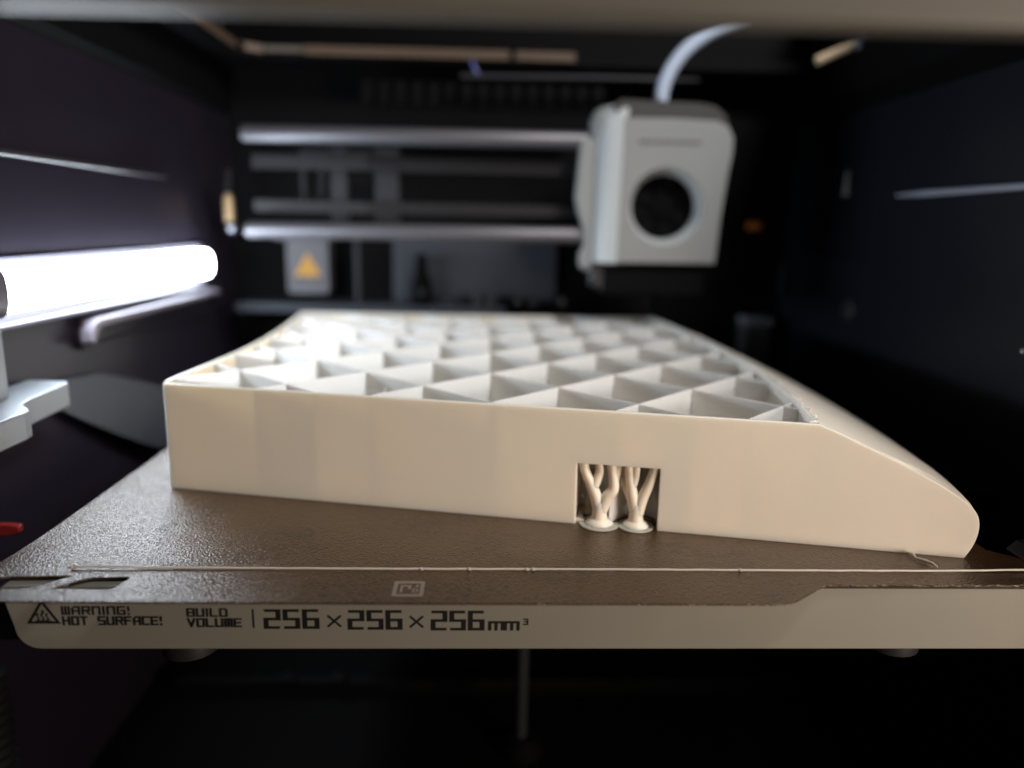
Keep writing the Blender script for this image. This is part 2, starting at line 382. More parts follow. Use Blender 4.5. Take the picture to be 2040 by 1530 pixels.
em = MB().prism([rrect(-25.9, -18.5, -7.1, .5, .5, 3), rrect(-24.9, -19.5, -5.9, -.7, .3, 3)], XY, 0, .05)
em.prism([[(-24.2, -5.1), (-23.6, -5.1), (-23.6, -2.2), (-22.4, -2.2), (-22.4, -3.4), (-21.7, -3.4), (-21.7, -1.5), (-24.2, -1.5)]], XY, 0, .05)
em.prism([rrect(-21.3, -19.9, -5.1, -3.3, .2, 2), rrect(-20.95, -20.25, -4.6, -3.8, .1, 2)], XY, 0, .055)
em.box(-20.6, -19.9, -2.6, -1.4, 0, .052)
build('emblem', em, EMB, plate)

# purge line and loose scrap
pts = []
x = -104.8
while x < 141:
    pts.append((x, 6.5 + .07*math.sin(x*.06) + .03*math.sin(x*.63+1) - .003*max(0, x-20)*.3, .36 + .02*math.sin(x*.5) + (.55*((x-105)/35)**2 if x > 105 else 0) + (.25 if x < -90 else 0)))
    x += 1.5
pl_ = MB().tube([(-105.6, 5.9, .35), (-105.9, 6.4, .5), (-105.3, 6.8, .8)] + pts, [.3, .42, .5] + [.27 + .03*random.random() for _ in pts], 8)
for bx in (-8.0, 6.5, 8.1, -20, 61):
    pl_.lathe((bx, 6.4, .4), [(.2, -.4), (.55, -.2), (.6, .15), (.2, .35)], 12)
tag(build('purge_line', pl_, LINE, None, smooth=True), 'thin pale line of plastic laid across the front edge of the build plate', 'plastic strand')
sc = MB().tube([(110.4, 17.2, .5), (110.9, 15.2, .8), (110.7, 13.4, .6), (112.0, 11.6, .7), (112.9, 9.6, .9), (113.4, 8.0, .6)], [.25, .5, .35, .6, .4, .2], 8)
tag(build('filament_scrap', sc, LINE, None, smooth=True), 'small crooked scrap of pale plastic on the plate under the rounded nose', 'plastic strand')

# ------------------------------------------------------------------ the printed part
ZT_ = 34.6
A0 = Vector((-104.7, 63.6)); ANG = math.radians(-12.09); DX = Vector((math.cos(ANG), math.sin(ANG))); DN = Vector((-DX.y, DX.x))
def front_y(x): return A0.y + (x-A0.x)*math.tan(ANG)
def F3(s, z, w_):      # front-face coordinates: s along the face, w inward
    p = A0 + DX*s + DN*w_
    return (p.x, p.y, z)
LIP_PTS = [(84.0, 22.0), (86.5, 33), (89.9, 49.3), (94.0, 74.7), (96.6, 105.2), (97.8, 140), (97.6, 165), (95.6, 205), (92.5, 240), (90.5, 262)]
LEFT_PTS = [(-107.2, 64.1), (-105.8, 80), (-104.4, 94.4), (-102.6, 112.9), (-101.6, 137.7), (-102.2, 176.5), (-104.6, 211.9), (-109.6, 258)]
def interp(P, y):
    if y <= P[0][1]: return P[0][0]
    for (xa, ya), (xb, yb) in zip(P, P[1:]):
        if y <= yb:
            t = (y-ya)/(yb-ya); return xa+(xb-xa)*t
    return P[-1][0]
def lip_x(y): return sum(interp(LIP_PTS, y+d) for d in (-9, -5, 0, 5, 9))/5
def left_x(y): return sum(interp(LEFT_PTS, y+d) for d in (-9, -5, 0, 5, 9))/5 if y > 74 else interp(LEFT_PTS, y)
YBK = 257.0
pr = thing('printed_part', (0, 130, 0), 'large cream coloured half finished 3D print with open zigzag infill on the plate', '3D print')
# front face with its arch notch
prof = [(194.0, ZT_), (199.8, 32.4), (205.3, 29.9), (213, 26.6), (220.5, 23.0), (225.5, 20.5), (229.7, 18.1), (232.6, 16.3), (234.9, 14.3), (236.4, 12.2), (237.1, 9.6), (237.0, 6.6), (236.2, 3.4), (234.6, 0.0)]
def smooth2(P, n=3):
    out = []
    for i in range(len(P)-1):
        p0 = P[max(i-1, 0)]; p1 = P[i]; p2 = P[i+1]; p3 = P[min(i+2, len(P)-1)]
        for k in range(n):
            t = k/n
            out.append(tuple(.5*((2*b)+(-a+c)*t+(2*a-5*b+4*c-d)*t*t+(-a+3*b-3*c+d)*t**3) for a, b, c, d in zip(p0, p1, p2, p3)))
    out.append(P[-1]); return out
prof = smooth2(prof)
T = 1.3
face = [(-1.6, 0), (129.9, 0), (129.75, 18.6), (153.2, 18.7), (153.35, 0)] + list(reversed(prof)) + [(-2.2, ZT_)]
face[0] = (-.6, 0); face[-1] = (-.6, ZT_)
FOOT = list(face)
mb = MB().prism([face], lambda s, z, w_: F3(s, z, w_), 0, T)
build('front_wall', mb, PLA, pr, .22, segs=2)
# left wall (curved) , rear wall
ysL = [64.2+T] + [68+6*k for k in range(32)]
ysL = [y for y in ysL if y < YBK]+[YBK]
def strip(inner, outer_, z0, z1):
    n = len(inner); vs_ = [(x, y, z0) for x, y in inner]+[(x, y, z0) for x, y in outer_]+[(x, y, z1) for x, y in inner]+[(x, y, z1) for x, y in outer_]
    fs = []
    for i in range(n-1):
        fs += [(i, i+1, i+1+n, i+n), (i+2*n, i+3*n, i+1+3*n, i+1+2*n), (i, i+2*n, i+1+2*n, i+1), (i+n, i+1+n, i+1+3*n, i+3*n)]
    fs += [(0, n, 3*n, 2*n), (n-1, 3*n-1, 4*n-1, 2*n-1)]
    return MB().add(vs_, fs)
oL = [(left_x(y), y) for y in ysL]; iL = [(left_x(y)+T, y) for y in ysL]
oL[0] = (-105.4, 63.9); oL[1] = (left_x(70)+.1, 69.5)
build('left_wall', strip(iL, oL, 0, ZT_-.03), PLA, pr, smooth=True)
build('rear_wall', MB().box(left_x(YBK)+T+.02, lip_x(YBK)-1.4, YBK-T, YBK, 0, ZT_-.06), PLA, pr)
# ramp on the right: section lofted along the depth
BULGE = [(0, 14), (4, 25), (7.5, 40), (9.8, 60), (12, 80), (13.8, 105), (15.3, 140), (15, 180), (12.5, 220), (10, 260)]
def bulge(y): return sum(interp(BULGE, y+d) for d in (-6, 0, 6))/3
def ramp_section(y, dn=0.0):
    xt = lip_x(y)+1.0
    x0 = A0.x + 194.0*DX.x
    out = []
    for s, z in prof:
        x = A0.x + s*DX.x
        t = (x - x0)/(127.3-x0)
        e = bulge(y) * (1.0 if z >= 11 else .4 + .6*z/11)
        out.append((xt + (127.3-xt)*t + e*t, z))
    return out
secs = []
ys = [None] + [19, 24] + [30+7*k for k in range(40) if 30+7*k < YBK] + [YBK]
mbr = MB(); n = len(prof); vs_ = []
rows = []
for y in ys:
    row = []
    for i, (s, z) in enumerate(prof):
        if y is None:
            q = F3(s, z, T*.5); row.append((q[0], q[1], z))
        else:
            sx, sz_ = ramp_section(y)[i]
            row.append((sx, max(y, front_y(sx)+T*.5+.1+(y-26)*.02), sz_))
    rows.append(row)
inner = [[(x-1.15, y, max(0, z-.75)) for x, y, z in r] for r in rows]
for r in rows+inner: vs_ += r
R_ = len(rows); fs = []
for i in range(R_-1):
    for k in range(n-1):
        fs.append((i*n+k, i*n+k+1, (i+1)*n+k+1, (i+1)*n+k))
        fs.append(((R_+i)*n+k, (R_+i+1)*n+k, (R_+i+1)*n+k+1, (R_+i)*n+k+1))
    fs.append((i*n, (i+1)*n, (R_+i+1)*n, (R_+i)*n)); fs.append((i*n+n-1, (R_+i)*n+n-1, (R_+i+1)*n+n-1, (i+1)*n+n-1))
for k in range(n-1):
    fs.append((k, (R_)*n+k, R_*n+k+1, k+1)); fs.append(((R_-1)*n+k, (R_-1)*n+k+1, (2*R_-1)*n+k+1, (2*R_-1)*n+k))
mbr.add(vs_, fs)
build('right_ramp', mbr, PLA, pr, smooth=True)
# floor layer of the part
fl = [(A0.x+.8, front_y(A0.x+.8)+T), (25, front_y(25)+T)] + [(25, front_y(25)+T+42), (46.5, front_y(46.5)+T+42), (46.5, front_y(46.5)+T), (120, front_y(120)+T), (122, YBK-T-.1), (-107, YBK-T-.1), (-100.5, 180), (-100, 120), (-103, 90)]
build('bottom_layer', MB().prism([fl], XY, .02, 1.2), PLA, pr)
# rough rim along the lip
lipy = [front_y(85)+2.2+3.2*k for k in range(100)]; lipy = [y for y in lipy if y < YBK-1]
wd = [1.25 + .35*math.sin(y*.11) + random.uniform(-.12, .12) for y in lipy]
innr = [(lip_x(y)-wd[i]*.9-.4, y) for i, y in enumerate(lipy)]
outr = [(lip_x(y)+wd[i]*.75, y) for i, y in enumerate(lipy)]
rim_mb = MB(); n = len(lipy)
tz = [ZT_+.22+random.uniform(-.08, .12) for _ in lipy]
vs_ = [(x, y, 2) for x, y in innr]+[(x, y, 30) for x, y in outr]+[(x, y, tz[i]-.05) for i, (x, y) in enumerate(innr)]+[(x, y, tz[i]-.1) for i, (x, y) in enumerate(outr)]+[((innr[i][0]+outr[i][0])/2, lipy[i], tz[i]+.35) for i in range(n)]
vs_ = [(v[0] if i >= n or True else 0, v[1], v[2]) for i, v in enumerate(vs_)]
for i in range(n): vs_[i+n] = (innr[i][0]+.9, lipy[i], 2)
fs = []
for i in range(n-1):
    fs += [(i, i+1, i+1+n, i+n), (i, i+2*n, i+1+2*n, i+1), (i+n, i+1+n, i+1+3*n, i+3*n), (i+2*n, i+4*n, i+1+4*n, i+1+2*n), (i+4*n, i+3*n, i+1+3*n, i+1+4*n)]
fs += [(0, n, 3*n, 4*n, 2*n), (n-1, 3*n-1, 5*n-1, 4*n-1, 2*n-1)]
rim_mb.add(vs_, fs)
build('curved_rim', rim_mb, LIP, pr, smooth=True)
bl = MB()
for k in range(46):
    y = front_y(88)+3+random.random()**1.3*170; x = lip_x(y)+random.uniform(.2, 2.2); r = random.uniform(.22, .6)
    bl.lathe((x, y, ZT_+.1), [(r*.5, -.2), (r, .1), (r*.8, r*.8), (r*.2, r*1.1)], 8)
o = build('rim_blobs', bl, LIP, pr, smooth=True); o['kind'] = 'stuff'
# infill: two families of upright walls crossing at 45 degrees
NX, NY, HS = 40.7, 87.6, 21.65
def inside(x, y):
    return y > front_y(x)+T-.1 and y < YBK-T+.3 and x > left_x(y)+T-.2 and x < lip_x(y)-1.0 and x < 97
def line_runs(c, sgn, step=.25):
    """line y = c + sgn*x ; returns the runs of it inside the outline"""
    runs = []; cur = None; x = -112
    while x < 105:
        y = c+sgn*x
        if inside(x, y):
            if cur is None: cur = [x, x]
            cur[1] = x
        elif cur is not None:
            runs.append(cur); cur = None
        x += step
    if cur: runs.append(cur)
    return runs
def wall(xa, ya, xb, yb, top, th=.44):
    d = Vector((xb-xa, yb-ya)); L = d.length
    if L < 2: return
    d /= L; nn = Vector((-d.y, d.x))*th/2
    k = max(1, int(L/7)); bot = 1.0
    vs_ = []; fs = []
    for i in range(k+1):
        p = Vector((xa, ya)) + d*L*i/k
        wv = random.uniform(-.05, .05)
        for q, zz in ((p+nn, bot), (p-nn, bot), (p-nn, top+wv), (p+nn, top+wv)): vs_.append((q.x, q.y, zz))
    for i in range(k):
        a = i*4
        fs += [(a, a+4, a+5, a+1), (a+1, a+5, a+6, a+2), (a+2, a+6, a+7, a+3), (a+3, a+7, a+4, a)]
    fs += [(0, 1, 2, 3), (k*4, k*4+3, k*4+2, k*4+1)]
    build('infill_wall', MB().add(vs_, fs), INF, pr)
gap0, gap1 = (-60.1-21.3, 109.2-21.5), (-60.2, 109.2)
for m in range(-14, 16):
    c = NY - NX + 2*HS*m                        # rising family y = c + x
    for xa, xb in line_runs(c, 1):
        # the run from the lower left node to the broken node is left out
        if abs((c - 61.6) ) < 0 : pass
        if abs(c + (-60.2) - 109.2) < 3 and xa < -60:
            wall(xa, c+xa, -82.5, c-82.5, ZT_-.12)
            wall(-82.5, c-82.5, -69.5, 112.6, ZT_-.11); wall(-69.5, 112.6, -58, 115.6, ZT_-.13); wall(-58, 115.6, -31, 116.6, ZT_-.11)
            wall(-53.2, c-53.2, xb, c+xb, ZT_-.12) if False else wall(-31, c-31, xb, c+xb, ZT_-.12)
        else: wall(xa, c+xa, xb, c+xb, ZT_-.12)
    c = NY + NX + 2*HS*m                        # falling family y = c - x
    for xa, xb in line_runs(c, -1):
        if abs(c + 60.2 - 109.2) < 3 and xa < -60:
            wall(-54.3, c+54.3, xb, c-xb, ZT_-.22); wall(-54.3, c+54.3, -57.5, 114.5, ZT_-.23)
            if xa < -68: wall(xa, c-xa, -67, c+67, ZT_-.22)
        else: wall(xa, c-xa, xb, c-xb, ZT_-.22)
wisp = MB().tube([(-36.9, 63.5, 33.2), (-35.6, 60, 34.6), (-35.2, 57, 34.2), (-36.4, 54.5, 34.4), (-37.4, 53.0, 34.5)], [.1, .16, .18, .15, .08], 6)
build('stray_hair', wisp, LIP, pr, smooth=True)
# notch recess behind the supports
nb = MB(); s0, s1 = 129.75, 153.35; dp = 44
for a, b, za, zb, wa, wb in ((s0-T, s0, 0, 18.6, T, dp), (s1, s1+T, 0, 18.6, T, dp), (s0-T, s1+T, 18.7, 19.9, T, 24), (s0, s1, .05, 18.65, dp-T, dp)):
    vs_ = [F3(s_, z, w_) for z in (za, zb) for s_, w_ in ((a, wa), (b, wa), (b, wb), (a, wb))]
    nb.add(vs_, [(0, 3, 2, 1), (4, 5, 6, 7), (0, 1, 5, 4), (1, 2, 6, 5), (2, 3, 7, 6), (3, 0, 4, 7)])
build('notch_recess', nb, PLA, pr)

# ------------------------------------------------------------------ tree supports in the notch
def bez(P, n=7):
    out = []
    for i in range(len(P)-1):
        p0 = P[max(i-1, 0)]; p1 = P[i]; p2 = P[i+1]; p3 = P[min(i+2, len(P)-1)]
        for k in range(n):
            t = k/n
            out.append(tuple(.5*((2*b)+(-a+c)*t+(2*a-5*b+4*c-d)*t*t+(-a+3*b-3*c+d)*t**3) for a, b, c, d in zip(p0, p1, p2, p3)))
    out.append(P[-1]); return out
def support(s0_, w0_, disc, trunk, branches, label):
    b = F3(s0_, 0, w0_)
    t = thing('tree_support', b, label, 'support', 'tree supports in the notch')
    build('base_disc', MB().lathe(b, [(disc*.97, 0.02), (disc, .2), (disc*.98, .42)], 32), BRIM, t, smooth=True)
    prof_ = [(trunk*1.9, .4), (trunk*1.85, .8), (trunk*1.5, 1.4), (trunk*1.12, 2.0), (trunk, 3.0), (trunk*.97, 5.4), (trunk*.9, 6.6), (trunk*.65, 7.6), (trunk*.2, 8.2)]
    build('trunk', MB().lathe(b, prof_, 24), SUP, t, smooth=True)
    for br in branches:
        P = bez([F3(s0_+ds, z, w0_+dw) for ds, z, dw, r in br], 5)
        R = []
        for i in range(len(br)-1):
            for k in range(5): R.append(1.18*(br[i][3]+(br[i+1][3]-br[i][3])*k/5))
        R.append(br[-1][3])
        build('branch', MB().tube(P, R, 12), SUP, t, smooth=True)
support(136.7, 1.6, 5.9, 2.15,
        [[(0, 4.0, 0, 1.7), (-1.2, 8.2, 0, 1.55), (-2.8, 12, 0, 1.35), (-4.6, 15.8, 0, 1.15), (-5.4, 18.9, .4, 1.2)],
         [(-2.4, 10.6, 0, 1.3), (-1.2, 13.6, .3, 1.15), (-.5, 16.2, .6, 1.0), (-.9, 18.9, .8, .9)],
         [(.2, 4.2, 0, 1.7), (2.0, 8.6, 0, 1.55), (3.6, 11.0, 0, 1.35), (3.5, 14.5, .2, 1.2), (2.6, 18.9, .3, 1.05)],
         [(3.6, 11.4, .2, 1.2), (4.2, 14.5, 1.5, 1.0), (5.6, 18.9, 2.2, .9)]],
        'tree support standing in the left half of the arch notch, on the larger grey disc')
support(147.2, 2.2, 5.2, 2.0,
        [[(0, 4.0, 0, 1.6), (-1.0, 8.0, 0, 1.5), (-1.7, 11.4, 0, 1.3), (-2.3, 14.6, 0, 1.15), (-3.0, 18.9, .1, 1.0)],
         [(-1.8, 11.8, .1, 1.2), (-.9, 14.6, .2, 1.0), (-.6, 18.9, .4, .95)],
         [(.3, 4.2, 0, 1.6), (1.6, 9.0, 0, 1.4), (3.1, 12.8, 0, 1.25), (3.9, 15.5, 0, 1.15), (4.8, 18.9, 0, 1.25)],
         [(-.5, 6.0, .8, 1.2), (-3.0, 10.2, 2.2, 1.0), (-4.6, 14.2, 2.8, .9), (-4.2, 18.9, 3, .8)],
         [(.6, 6.0, .8, 1.2), (2.2, 10.2, 2.6, 1.0), (4.4, 14.2, 3.2, .9), (4.6, 18.9, 3.4, .8)]],
        'tree support standing in the right half of the arch notch')
support(132.9, 11.0, 3.8, 1.6,
        [[(0, 4.6, 0, 1.5), (.8, 9.0, 0, 1.5), (-.6, 13.5, 0, 1.5), (0, 18.9, 0, 1.4)], [(.2, 7, 0, 1.2), (3, 13, 0, 1.0), (4, 18.9, 0, .9)]],
        'shaded tree support farther back at the left side of the notch')
support(145.4, 12.5, 3.6, 1.5,
        [[(0, 4.6, 0, 1.4), (-1.4, 9.6, 0, 1.2), (-3.6, 14.5, 0, 1.1), (-4, 18.9, 0, 1)], [(0, 4.6, 0, 1.4), (2.4, 10, 0, 1.3), (4.6, 14, 0, 1.2), (5.6, 18.9, 0, 1.1)]],
        'shaded tree support farther back behind the right hand one')

# ------------------------------------------------------------------ gantry: two rods, belts, posts
for z, lab in ((129.2, 'upper pale horizontal rod of the carriage at the back'), (80.2, 'lower pale horizontal rod of the carriage at the back')):
    tag(build('carriage_rod', MB().tube([(-132, 240, z), (-131, 240, z), (57, 240, z+.5), (58, 240, z+.5)], [3.6, 4.2, 4.2, 3.6], 20), ROD, None, smooth=True), lab, 'rod', 'carriage rods')
for z0, z1, lab in ((112.5, 119.5, 'flat grey drive belt just below the upper rod'), (90.0, 96.0, 'flat toothed grey drive belt just above the lower rod')):
    t = thing('drive_belt', (-20, 251, z0), lab, 'belt', 'drive belts')
    build('band', MB().box(-131, 112, 250.5, 252, z0, z1), BELT, t)
    tm = MB()
    for k in range(70): tm.box(-70+k*2.2, -68.9+k*2.2, 249.8, 250.6, z0+.6, z1-.6)
    tt = build('belt_teeth', tm, BELT, t); tt['kind'] = 'stuff'
cr = thing('belt_mount', (-80, 256, 85), 'dark grey cast block with upright posts between the two rods', 'mount')
build('post', MB().box(-90, -81, 253, 259, 84.5, 124.5), POST, cr, .6)
build('post', MB().box(-66, -53, 253, 262, 84.5, 124.5), POST, cr, .6)
build('cross_bar', MB().box(-108, -53, 260, 264, 117, 124), POST, cr, .6)
build('stop_block', MB().box(-80, -68, 254, 258, 105, 112), BLACK, cr, .6)
for x in (-108, -98): build('thin_post', MB().box(x, x+2.2, 262, 265, 92, 118), POST, cr, .3)
il = thing('idler_pin', (-150.5, 283, 80), 'small brass pin with white screw at the rear left corner', 'pin')
build('pin', MB().lathe((-151, 270, 84), [(1.8, 0), (2.6, 1), (2.6, 13), (1.6, 15.5)], 16), BRASS, il, smooth=True)
build('screw', MB().lathe((-149, 268, 77), [(1, 0), (3.4, 2), (3.6, 4.5), (1.8, 6.2)], 16), CHR, il, smooth=True)
build('stem', MB().tube([(-151, 270, 99), (-151, 271, 106), (-150.5, 272, 113)], [1.3, 1.0, .5], 10), POST, il, smooth=True)

# upper dark cable chain
ch = thing('cable_chain', (-20, 285, 148), 'dark segmented cable chain in the shadow below the roof', 'cable chain')
for k in range(15):
    build('chain_link', MB().prism([rrect(-76+k*9.3, -69.4+k*9.3, 150, 163, 1.4, 3)], XZ, 276, 284), BLACK, ch, .5)
tag(build('rear_beam', MB().tube([(-20, 262, 164), (60, 262, 165), (110, 262, 165)], 1.4, 10), POST, None, smooth=True), 'thin dark bar under the roof left of the milky tube', 'bar')
tag(build('blue_wire', MB().tube(bez([(-14, 262, 172), (-13, 262, 169), (-10.5, 262, 165), (-8, 262, 164)]), .8, 8), mat('blue_insulation', (.03, .05, .35), .4), None, smooth=True), 'short blue wire hanging under the tan roof rim', 'wire')

# ------------------------------------------------------------------ tool head
tl = thing('tool_head', (88, 225, 66), 'pale grey tool head with a large round black fan opening', 'tool head')
facep = [(63, 67.2), (115.3, 67.6), (116.4, 90), (118.5, 112), (120.2, 124), (120, 131), (117, 136.5), (111, 138.8), (88, 139.6), (64, 139.4)]
fan = circle(87.6, 96.2, 19.3, 48)
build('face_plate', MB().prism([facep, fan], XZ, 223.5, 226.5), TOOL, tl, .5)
# body behind the face, with a soft left flank
sec = [(63.0, 223.6), (58.5, 224.6), (55.0, 227.0), (52.6, 231.0), (51.4, 237), (51.4, 262), (114, 262), (116.5, 250), (117, 240), (114, 226.6), (100, 227.0), (75, 227.0)]
body = MB(); rws = []
for z, k in ((67.0, 1.0), (80, 1.0), (100, 1.0), (125, 1.0), (133, .99), (139, .965), (143.5, .92), (146.5, .85)):
    rws.append([(88+(x-88)*k + (0.0 if x > 80 else 0), 245+(y-245)*k, z) for x, y in sec])
# shell open in front where the fan sits: flank only
vs_ = []; n = 6
fl_ = [r[:6] for r in rws]; fi_ = [[(x+1.6, y+.8, z) for x, y, z in r] for r in fl_]
for r in fl_+fi_: vs_ += r
R_ = len(fl_); fs = []
for i in range(R_-1):
    for k in range(n-1):
        fs += [(i*n+k, i*n+k+1, (i+1)*n+k+1, (i+1)*n+k), ((R_+i)*n+k, (R_+i+1)*n+k, (R_+i+1)*n+k+1, (R_+i)*n+k+1)]
    fs += [(i*n, (i+1)*n, (R_+i+1)*n, (R_+i)*n), (i*n+n-1, (R_+i)*n+n-1, (R_+i+1)*n+n-1, (i+1)*n+n-1)]
for k in range(n-1): fs += [(k, R_*n+k, R_*n+k+1, k+1), ((R_-1)*n+k, (R_-1)*n+k+1, (2*R_-1)*n+k+1, (2*R_-1)*n+k)]
body.add(vs_, fs)
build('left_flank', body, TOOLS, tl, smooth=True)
build('inner_block', MB().prism([[(56, 68.5), (113, 68.5), (113, 138), (56, 138)], circle(87.6, 96.2, 19.6, 32)], XZ, 235.6, 250).box(56.5, 112.5, 250.2, 262, 69, 137.5), BLACK, tl, 1)
build('side_flange', MB().prism([[(45, 64.5), (49, 62), (54.5, 62.5), (55, 70), (55, 131), (43.5, 129), (42.4, 112), (41.6, 100), (43, 94), (46.5, 84), (47.3, 76), (44.8, 71)]], XZ, 233, 239), TOOL, tl, 1.4)
build('left_shoulder', MB().lathe((57.5, 238, 126), [(7, 0), (9.2, 8), (9.2, 13), (7, 18), (3, 20.5)], 28), TOOL, tl, smooth=True)
build('top_cap', MB().prism([[(60, 139.6), (64, 139.6), (88, 139.8), (110.5, 139.1), (117.6, 136.8), (116, 142), (110, 146.4), (102, 147.6), (62, 148.4), (59, 146)]], XZ, 226, 262), TOOLTOP, tl, 1.5)
# fan: conical rim then a black well with hub and blades
cone = MB(); N = 48; vs_ = []
for r, y in ((19.3, 224.0), (16.5, 231.5), (16.5, 232.5), (19.4, 232.5), (19.4, 226.4)):
    for k in range(N):
        a = 2*math.pi*k/N; vs_.append((87.6+r*math.cos(a), y, 96.2+r*math.sin(a)))
fs = [((i % 5)*N+k, (i % 5)*N+(k+1) % N, ((i+1) % 5)*N+(k+1) % N, ((i+1) % 5)*N+k) for i in range(4) for k in range(N)]
cone.add(vs_, fs)
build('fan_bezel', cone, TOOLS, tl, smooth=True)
build('fan_tunnel', MB().prism([circle(87.6, 96.2, 18, 40), circle(87.6, 96.2, 16.3, 40)], XZ, 231.6, 234.9), FLOORM, tl)
build('fan_well', MB().lathe((87.6, 0, 96.2), [(18, 235.4), (18, 234.9)], 40, 'y'), BLACK, tl)
build('fan_hub', MB().lathe((87.6, 0, 96.2), [(6, 234.7), (6, 233.4), (4, 233.0)], 28, 'y'), FLOORM, tl, smooth=True)
for k in range(7):
    a = 2*math.pi*k/7; c, s_ = math.cos(a), math.sin(a)
    q = [(87.6+r*math.cos(a+da), y, 96.2+r*math.sin(a+da)) for r, da, y in ((6.1, -.3, 234.4), (15.2, -.12, 234.4), (15.2, .22, 233.2), (6.1, .3, 233.2))]
    q2 = [(x, y+.35, z) for x, y, z in q]
    build('blade', MB().add(q+q2, [(0, 1, 2, 3), (7, 6, 5, 4), (0, 4, 5, 1), (1, 5, 6, 2), (2, 6, 7, 3), (3, 7, 4, 0)]), FLOORM, tl)
# small printed word line on the cover, unreadable in the photograph: a row of short ticks
tk = MB(); x = 71.5
for k in range(13):
    wd_ = random.uniform(1.4, 2.3); tk.box(x, x+wd_, 223.42, 223.52, 127.0, 128.9); x += wd_+.55
build('printed_line', tk, mat('grey_print', (.10, .105, .10), .5), tl)
build('hot_end', MB().box(57, 112, 228, 256, 50, 66.8), BLACK, tl, 1.5)
build('nozzle', MB().lathe((86, 240, 38), [(.6, 0), (3, 3), (4, 5), (4, 12)], 16), BLACK, tl, smooth=True)
build('fan_duct', MB().prism([[(51, 66), (62, 66), (62, 54), (56, 52.5), (50, 57)]], XZ, 229, 240), GLOSS, tl, 1.2)
tb = bez([(83.8, 233, 149), (84, 233, 153.5), (87, 232, 163), (94, 231, 173), (106, 230, 181.8), (124, 229, 189.5)], 6)
tag(build('filament_tube', MB().tube(tb, 3.5, 14), TUBE, None, smooth=True), 'milky white tube curving up from the tool head', 'tube')
tag(build('filament_tube', MB().tube(bez([(196-22, 214, 174), (196-18, 222, 176.5), (196-14, 226, 181), (184, 230, 186)], 6), 1.7, 12), mat('smoky_tube', (.16, .2, .26), .35), None, smooth=True), 'dim bluish tube end at the upper right under the frame', 'tube')
tag(build('roof_strip', MB().tube([(160.5, 228, 169.5), (184, 226, 180)], 2.3, 12), mat('cream_rim', (.8, .62, .42), .5), None, smooth=True), 'short cream strip slanting up beside the frame at upper right', 'strip')

# ------------------------------------------------------------------ back of the chamber
lc = thing('labelled_cover', (-115, 300, 41), 'light grey cover with a yellow warning triangle at the back left', 'cover')
build('cover_body', MB().prism([rrect(-127.6, -102.4, 41.2, 74, 2.2, 4)], XZ, 300, 316), LABEL, lc, .8)
build('cover_cap', MB().box(-134, -98, 296, 312, 73.6, 77.2), LABEL, lc, 1)
ty = [(-122.4, 52.6), (-107.6, 52.6), (-115, 65.4)]
build('warning_label', MB().prism([ty], XZ, 299.7, 300.02), YEL, lc)
wk = MB().prism([inset([(-123.4, 51.9), (-106.6, 51.9), (-115, 66.6)], 1), inset(ty, .9)], XZ, 299.8, 300.01)
build('label_border', wk, mat('dark_amber', (.45, .22, .03), .5), lc)
lm = MB()
for x in (-121.5, -110.0): lm.box(x, x+2.2, 299.7, 300.02, 49.5, 51.4)
lm.box(-118, -113, 299.7, 300.02, 49.9, 50.6)
build('label_text', lm, INK, lc)
tag(build('rear_shelf', MB().box(-158, 8, 292, 317, 30, 35.5), PANEL, None, .8), 'slate grey shelf along the back wall beneath the labelled cover', 'shelf')
tag(build('backdrop_sheet', MB().box(-64, 40, 311, 314, 36, 79), PANEL, None, .5), 'slate grey panel on the back wall behind the dark knob', 'panel')
kn = thing('bottle_knob', (-45, 300, 31), 'black bottle shaped knob in front of the slate panel', 'knob')
build('knob_body', MB().lathe((-44.8, 300, 35), [(8.5, 0), (7.2, 3), (6.6, 9), (5.6, 16), (4.2, 20), (3.6, 25), (3.6, 29), (2.6, 31.6), (1, 32.4)], 24), FLOORM, kn, smooth=True)
build('knob_button', MB().lathe((-44.4, 0, 44), [(1.6, 292.6), (1.6, 293.6), (1.2, 294)], 16, 'y'), POST, kn)
for x, x1 in ((-86.5, -84),): tag(build('rear_strut', MB().box(x, x1, 302, 306, 36, 76), POST, None, .3), 'thin upright strut right of the labelled cover', 'strut')
wp = thing('wiper_tray', (20, 300, 30), 'jumble of small dark wiper parts at the back between knob and tool head', 'tray')
for k in range(9):
    x = -30+k*9+random.uniform(-2, 2); h = random.uniform(3, 8)
    build('tray_rib', MB().box(x, x+random.uniform(3, 6), 295, 302, 35.6, 35.6+h), (POST, BLACK, GLOSS)[k % 3], wp, .6)
tag(build('metal_tab', MB().prism([[(54, 55.5), (59, 54.5), (61.5, 52.5), (60.5, 51), (55.5, 52)]], XZ, 262, 264), CHR, None, .3), 'small shiny metal tab hanging below the left corner of the tool head', 'tab')
tag(build('orange_plug', MB().box(158, 166.5, 299, 303, 85.6, 90.4), ORANGE, None, .8), 'small orange plug in the dark right of the tool head', 'plug')
gb = thing('grey_block', (169, 296, 8), 'dark grey block with a lighter top edge at the back right', 'block')
build('block_body', MB().box(160.5, 177.5, 296, 312, 0, 26.5), mat('grey_block_paint', (.07, .07, .07), .6), gb, .8)
build('block_top', MB().box(160, 178.2, 295.4, 312, 26.8, 31), mat('grey_edge', (.2, .215, .26), .5), gb, .8)
tag(build('rear_strut', MB().box(183.5, 186.5, 304, 308, 45, 66), POST, None, .4), 'short dim strut at the far right of the back wall', 'strut')
sk = thing('wall_screw', (189, 223, 44), 'round screw boss on the dark right wall', 'screw')
build('boss', MB().lathe((0, 223, 44.5), [(6.5, XR+.5), (6.2, XR-1.6), (4.8, XR-2.4)], 24, 'x'), POST, sk, smooth=True)
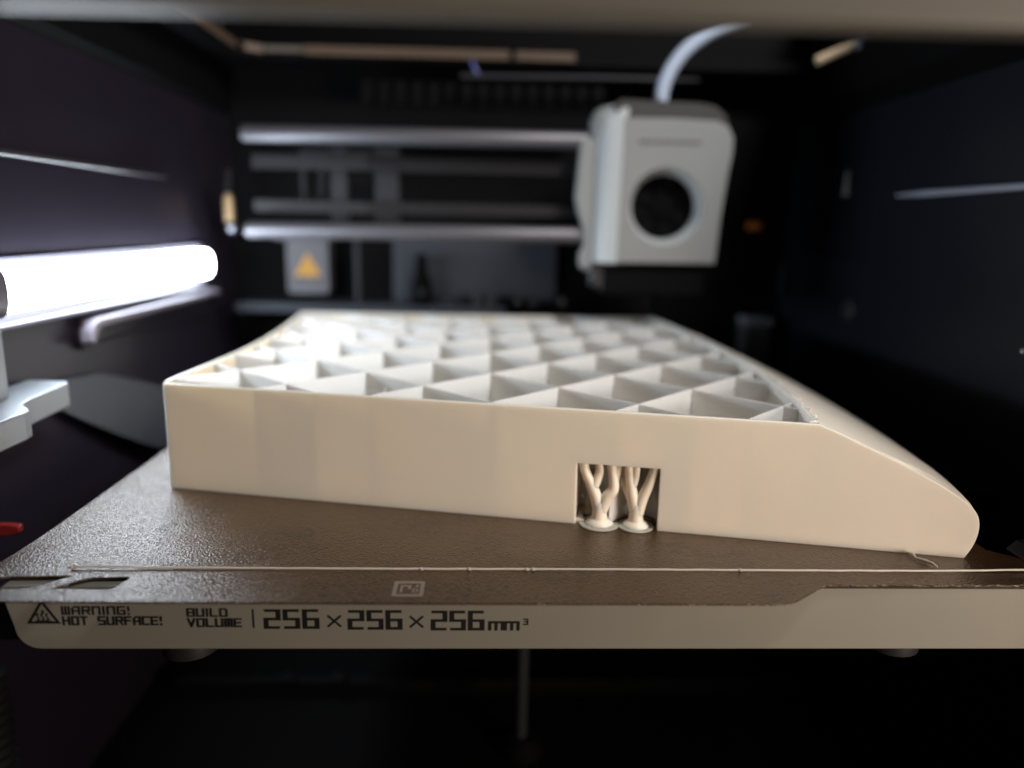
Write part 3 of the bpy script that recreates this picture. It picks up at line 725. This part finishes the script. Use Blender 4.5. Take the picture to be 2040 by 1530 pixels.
build('screw_head', MB().lathe((0, 223, 44.5), [(2.8, XR-2.0), (2.6, XR-3.8), (1.2, XR-4.0)], 16, 'x'), CHR, sk, smooth=True)
tag(build('light_chip', MB().prism([[(0, 0), (4.4, 0), (3.0, 12.5), (1.9, 12.8)]], lambda u, v, q: (187.4+q, 236+u, 104.5+v), 0, 1.2), mat('chip_grey', (.35, .36, .36), .5), None), 'tiny pale wedge shaped clip on the dark wall right of the tool head', 'clip')
sl = thing('side_ledge', (190, 130, -8), 'dark grey ledge low on the right wall beyond the print', 'ledge')
build('ledge_top', MB().prism([[(160, 96), (189.8, 84), (189.8, 190), (164, 190)]], XY, -9, -6), POST, sl, .6)
build('ledge_web', MB().box(176, 189.8, 92, 190, -34, -9.1), BLACK, sl, .6)
build('ledge_step', MB().box(160, 178, 96, 112, -15, -9.1), POST, sl, .6)
tag(build('right_clip', MB().prism([[(141, -.5), (144, 2.4), (152, 3.6), (152, -3), (146, -3.4)]], XZ, 14, 22), GLOSS, None, .6), 'small dark clip at the front right corner of the bed', 'clip')
for y, z, lab in ((92, 44.5, 'tiny rivet on the far right wall, the rear one of two'), (88, 44, 'tiny rivet on the far right wall, the front one of two')):
    tag(build('wall_rivet', MB().lathe((0, y, z), [(.9, XR+.2), (.8, XR-.6), (.3, XR-.8)], 12, 'x'), CHR, None, smooth=True), lab, 'rivet', 'rivets on the right wall')
# below the bed
sw = thing('lead_screw', (12, 112, ZB), 'dark lead screw rising behind the bed below the front bar', 'lead screw')
build('screw_rod', MB().tube([(12.5, 112, ZB), (12.5, 112, -8)], 2.6, 16), POST, sw, smooth=True)
build('screw_base', MB().lathe((12.5, 112, ZB), [(9, 0), (9, 4), (6, 6), (6, 8)], 24), BLACK, sw, smooth=True)
tag(build('floor_rib', MB().box(-150, 170, 150, 156, ZB, ZB+8), BLACK, None, 1), 'low dark rib across the chamber floor', 'rib')
for x, lab in ((-96, 'leftmost dim screw on the chamber floor rib'), (-72, 'second dim screw from the left on the floor rib'), (-22, 'dim floor rib screw just left of the lead screw'), (62, 'dim floor rib screw right of the lead screw')):
    tag(build('floor_screw', MB().lathe((x, 152, ZB+8), [(4, 0), (4, 1.6), (2, 2.6)], 16), BLACK, None, smooth=True), lab, 'screw', 'screws on the floor rib')
st = MB()
tag(build('ribbed_hose', MB().lathe((-112.5, -20, -60), [(4.6 + (.5 if k % 2 else -.3), k*1.3) for k in range(38)], 20), BLACK, None, smooth=True), 'black ribbed hose hanging at the lower left corner', 'hose')
